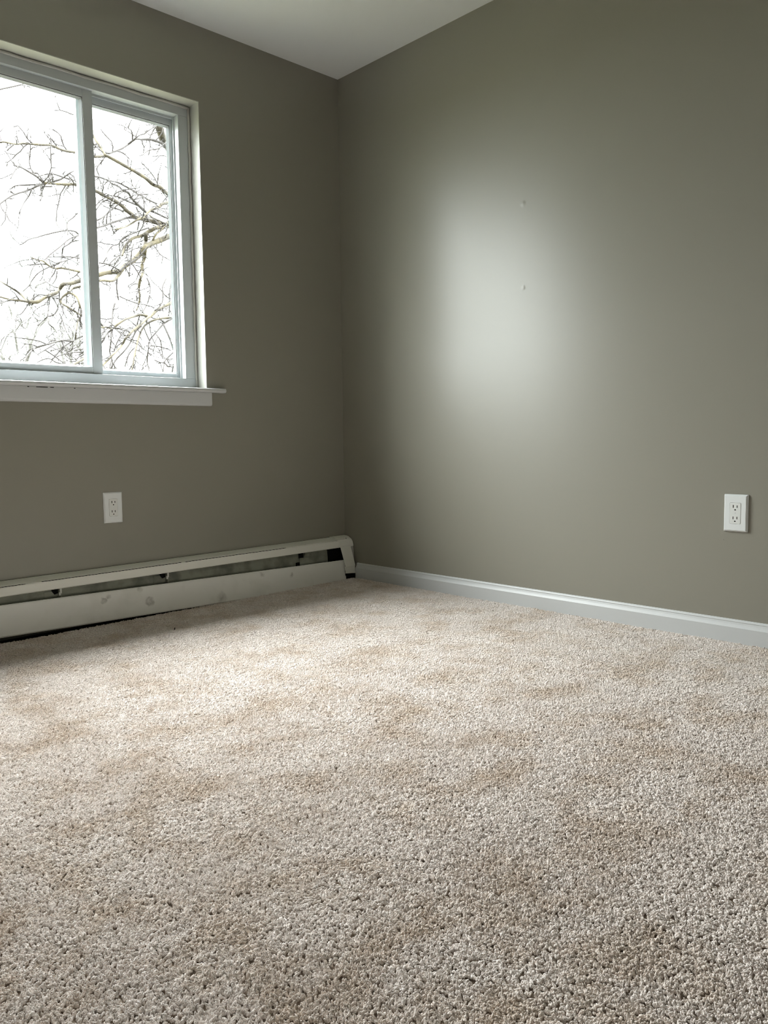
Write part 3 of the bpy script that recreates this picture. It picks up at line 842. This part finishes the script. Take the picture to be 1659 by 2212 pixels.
# the pile surface is a little lumpy
pz = nn('GeometryNodeInputPosition')
nb = nn('ShaderNodeTexNoise', noise_dimensions='3D'); nb.inputs['Scale'].default_value = 55; nb.inputs['Detail'].default_value = 2
L(pz.outputs[0], nb.inputs['Vector'])
nbm = nn('ShaderNodeMath', operation='MULTIPLY_ADD'); nbm.inputs[1].default_value = 0.0060; nbm.inputs[2].default_value = -0.0030
L(nb.outputs['Fac'], nbm.inputs[0])
cz = nn('ShaderNodeCombineXYZ'); L(nbm.outputs[0], cz.inputs['Z'])
sp2 = nn('GeometryNodeSetPosition')
L(dist.outputs['Points'], sp2.inputs['Geometry']); L(cz.outputs[0], sp2.inputs['Offset'])
L(sp2.outputs[0], iop.inputs['Points']); L(smat.outputs[0], iop.inputs['Instance'])
# lean: swept patches plus a random part
p2 = nn('GeometryNodeInputPosition')
nl = nn('ShaderNodeTexNoise', noise_dimensions='3D'); nl.inputs['Scale'].default_value = 4.5; nl.inputs['Detail'].default_value = 4
L(p2.outputs[0], nl.inputs['Vector'])
rv = nn('FunctionNodeRandomValue', data_type='FLOAT_VECTOR')
rv.inputs[0].default_value = (-0.55, -0.55, -3.1416); rv.inputs[1].default_value = (0.55, 0.55, 3.1416)
cs = nn('ShaderNodeVectorMath', operation='SUBTRACT'); cs.inputs[1].default_value = (0.5, 0.5, 0.5)
L(nl.outputs['Color'], cs.inputs[0])
ca = nn('ShaderNodeVectorMath', operation='MULTIPLY'); ca.inputs[1].default_value = (2.2, 2.2, 0.0)
L(cs.outputs[0], ca.inputs[0])
ad = nn('ShaderNodeVectorMath', operation='ADD')
L(rv.outputs[0], ad.inputs[0]); L(ca.outputs[0], ad.inputs[1])
er = nn('FunctionNodeEulerToRotation')
L(ad.outputs[0], er.inputs[0]); L(er.outputs[0], iop.inputs['Rotation'])
rs = nn('FunctionNodeRandomValue', data_type='FLOAT'); rs.inputs['Seed'].default_value = 5
rs.inputs[2].default_value = 0.72; rs.inputs[3].default_value = 1.12
far = nn('ShaderNodeMapRange'); far.inputs['To Min'].default_value = 1.75; far.inputs['To Max'].default_value = 1.0
L(na.outputs['Attribute'], far.inputs['Value'])
sc2 = nn('ShaderNodeMath', operation='MULTIPLY')
L(rs.outputs[1], sc2.inputs[0])
L(far.outputs[0], sc2.inputs[1])
L(sc2.outputs[0], iop.inputs['Scale'])
jn = nn('GeometryNodeJoinGeometry')
L(gi.outputs[0], jn.inputs[0]); L(iop.outputs[0], jn.inputs[0])
L(jn.outputs[0], go_.inputs[0])
md = carpet.modifiers.new('pile', 'NODES')
md.node_group = ng

# crumbs lying on the carpet
def crumb(x, y, sx, sy, sz, rz, label):
    bm = bmesh.new()
    bmesh.ops.create_icosphere(bm, subdivisions=1, radius=1.0)
    for v in bm.verts: v.co = Vector((v.co.x * sx, v.co.y * sy, v.co.z * sz + sz * 0.6))
    o = obj('crumb', bm, M_crumb)
    o.location = (x, y, floor_z(x, y) + 0.0005)
    o.rotation_euler = (0, 0.3, rz)
    tag(o, label, 'crumb', 'crumbs on the carpet')
crumb(-1.195, -0.40, 0.0022, 0.0022, 0.0058, 0.4, 'tiny dark speck on the carpet near the heater panel')
crumb(-1.285, -1.555, 0.0022, 0.0017, 0.0016, 1.0, 'tiny dark speck on the bright middle of the carpet')

# ------------------------------------------------------------------ trees outside
def at(px, py, Y):
    d = FWD + RGT * ((px - IW / 2) / FPX) - UPV * ((py - IH / 2) / FPX)
    return CAM + d * ((Y - CAM.y) / d.y)

def smooth_path(P, n):
    out = []
    for i in range(len(P) - 1):
        p0, p1, p2, p3 = P[max(i - 1, 0)], P[i], P[i + 1], P[min(i + 2, len(P) - 1)]
        for k in range(n):
            s = k / n
            out.append(0.5 * ((2 * p1) + (p2 - p0) * s + (2 * p0 - 5 * p1 + 4 * p2 - p3) * s * s + (3 * p1 - p0 - 3 * p2 + p3) * s ** 3))
    out.append(P[-1])
    return out

def tube(bm, P, R, n=6):
    rings = []
    ref = Vector((0.31, 0.2, 0.93))
    for i, p in enumerate(P):
        d = P[min(i + 1, len(P) - 1)] - P[max(i - 1, 0)]
        if d.length < 1e-9: d = Vector((0, 0, 1))
        d.normalize()
        a = d.cross(ref)
        if a.length < 1e-3: a = d.cross(Vector((1, 0, 0)))
        a.normalize()
        c = d.cross(a)
        rings.append([bm.verts.new(p + (a * math.cos(2 * math.pi * k / n) + c * math.sin(2 * math.pi * k / n)) * R[i]) for k in range(n)])
    for i in range(len(rings) - 1):
        for k in range(n):
            bm.faces.new((rings[i][k], rings[i][(k + 1) % n], rings[i + 1][(k + 1) % n], rings[i + 1][k]))
    bm.faces.new(rings[0][::-1]); bm.faces.new(rings[-1])

RT = random.Random(21)
def grow_twig(bm, p, d, length, r, depth):
    n = max(3, int(length / 0.045))
    P, R = [p.copy()], [r]
    d = d.normalized()
    for i in range(n):
        d = (d + Vector((RT.gauss(0, .22), RT.gauss(0, .22), RT.gauss(-0.02, .22)))).normalized()
        P.append(P[-1] + d * (length / n))
        R.append(r * (1 - 0.45 * (i + 1) / n) * RT.uniform(0.85, 1.2))
        if depth > 0 and RT.random() < 0.40:
            side = d.cross(Vector((RT.gauss(0, 1), RT.gauss(0, 1), RT.gauss(0, 1)))).normalized()
            grow_twig(bm, P[-1], d * 0.5 + side, length * RT.uniform(0.2, 0.5), r * 0.75, depth - 1)
        elif RT.random() < 0.45:
            side = d.cross(Vector((RT.gauss(0, 1), RT.gauss(0, 1), RT.gauss(0, 1)))).normalized()
            q = P[-1] + side * RT.uniform(0.012, 0.035) + d * 0.01
            tube(bm, [P[-1], q], [r * 0.8, r * 0.5], 4)
    tube(bm, P, R, 5)

def limb_path(e, jitter):
    pts, w0, w1, Y0, Y1 = e
    n = len(pts)
    P = []
    for i, (px, py) in enumerate(pts):
        s = i / (n - 1)
        P.append(at(px, py, Y0 + (Y1 - Y0) * s + (RT.uniform(-jitter, jitter) if 0 < i < n - 1 else 0)))
    Q = smooth_path(P, 4)
    R = []
    for i, q in enumerate(Q):
        s = i / (len(Q) - 1)
        R.append(0.5 * (0.6 + 1.0 * (w0 + (w1 - w0) * s)) / FPX * (q - CAM).dot(FWD) * RT.uniform(0.92, 1.10))
    return Q, R

tree = empty('bare_tree', (at(470, 500, 4.65).x, 4.65, -0.9))
tag(tree, 'large bare tree close outside the window, its limbs filling the right pane', 'tree')
TO = Vector(tree.location)
def tobj(name, bm, m_, root):
    o = obj(name, bm, m_, None, True)
    for v in o.data.vertices: v.co -= Vector(root.location)
    o.parent = root
    return o
bm = bmesh.new()
tp = [TO + Vector((0, 0, 0)), TO + Vector((0.03, 0.02, 1.2)), at(478, 700, 4.66), at(470, 500, 4.65), at(474, 330, 4.7), at(462, 120, 4.75), at(480, -150, 4.8), at(470, -400, 4.8)]
Q = smooth_path(tp, 5)
tube(bm, Q, [0.15 - 0.08 * i / len(Q) for i in range(len(Q))], 10)
tobj('trunk', bm, M_bark, tree)
tw = bmesh.new()
for e in LIMBS:
    Q, R = limb_path(e, 0.07)
    big = e[1] >= 4.5
    bm = bmesh.new(); tube(bm, Q, R, 8 if big else 6)
    tobj('branch', bm, M_bark if big else M_twig, tree)
    Ln = sum((Q[i + 1] - Q[i]).length for i in range(len(Q) - 1))
    cnt = int(Ln * TWIGS)
    for k in range(cnt):
        i = RT.randrange(1, len(Q) - 1)
        d = (Q[i + 1] - Q[i - 1]).normalized()
        side = d.cross(Vector((RT.gauss(0, 1), RT.gauss(0, 1), RT.gauss(0, 1)))).normalized()
        ln = RT.choice((0.03, 0.04, 0.06, 0.10, 0.16, 0.28))
        grow_twig(tw, Q[i], d * 0.6 + side + Vector((0, 0, -0.15)), ln * RT.uniform(0.7, 1.3), min(R[i] * 0.75, 0.0062 if ln > 0.08 else 0.0052), 1)
o = tobj('twigs', tw, M_twig, tree)
o['kind'] = 'stuff'
FL = {'A': 'haze-paled forked tree far outside, seen low in the left pane', 'B': 'slender haze-paled tree far outside, left of the forked one',
      'C': 'haze-paled tree with a leaning stem at the lower left edge of the window', 'D': 'thin haze-paled tree far outside, first one right of the forked tree',
      'E': 'thin haze-paled upright tree far outside, low in the left pane beside its right stile', 'G': 'haze-paled tree far outside, partly hidden by the meeting stile'}
for k in FAR:
    first = FAR[k][0]
    base = at(first[0][0][0], first[0][0][1], first[3]); base.z = -0.9
    rt = tag(empty('distant_tree', base), FL[k], 'tree', 'distant bare trees')
    tw = bmesh.new()
    for q, e in enumerate(FAR[k]):
        Q, R = limb_path(e, 0.08)
        if q == 0:
            Q = [base.copy()] + Q; R = [R[0] * 1.6] + R
        bm = bmesh.new(); tube(bm, Q, R, 7)
        tobj('trunk' if q == 0 else 'branch', bm, M_farbark, rt)
        for z in range(11 if q == 0 else 5):
            i = RT.randrange(2, len(Q) - 1)
            d = (Q[i + 1] - Q[i - 1]).normalized()
            side = d.cross(Vector((RT.gauss(0, 1), RT.gauss(0, 1), RT.gauss(0, 1)))).normalized()
            grow_twig(tw, Q[i], d * 0.8 + side + Vector((0, 0, 0.3)), RT.uniform(0.15, 0.6), 0.0062, 1)
    o = tobj('twigs', tw, M_farbark, rt)
    o['kind'] = 'stuff'
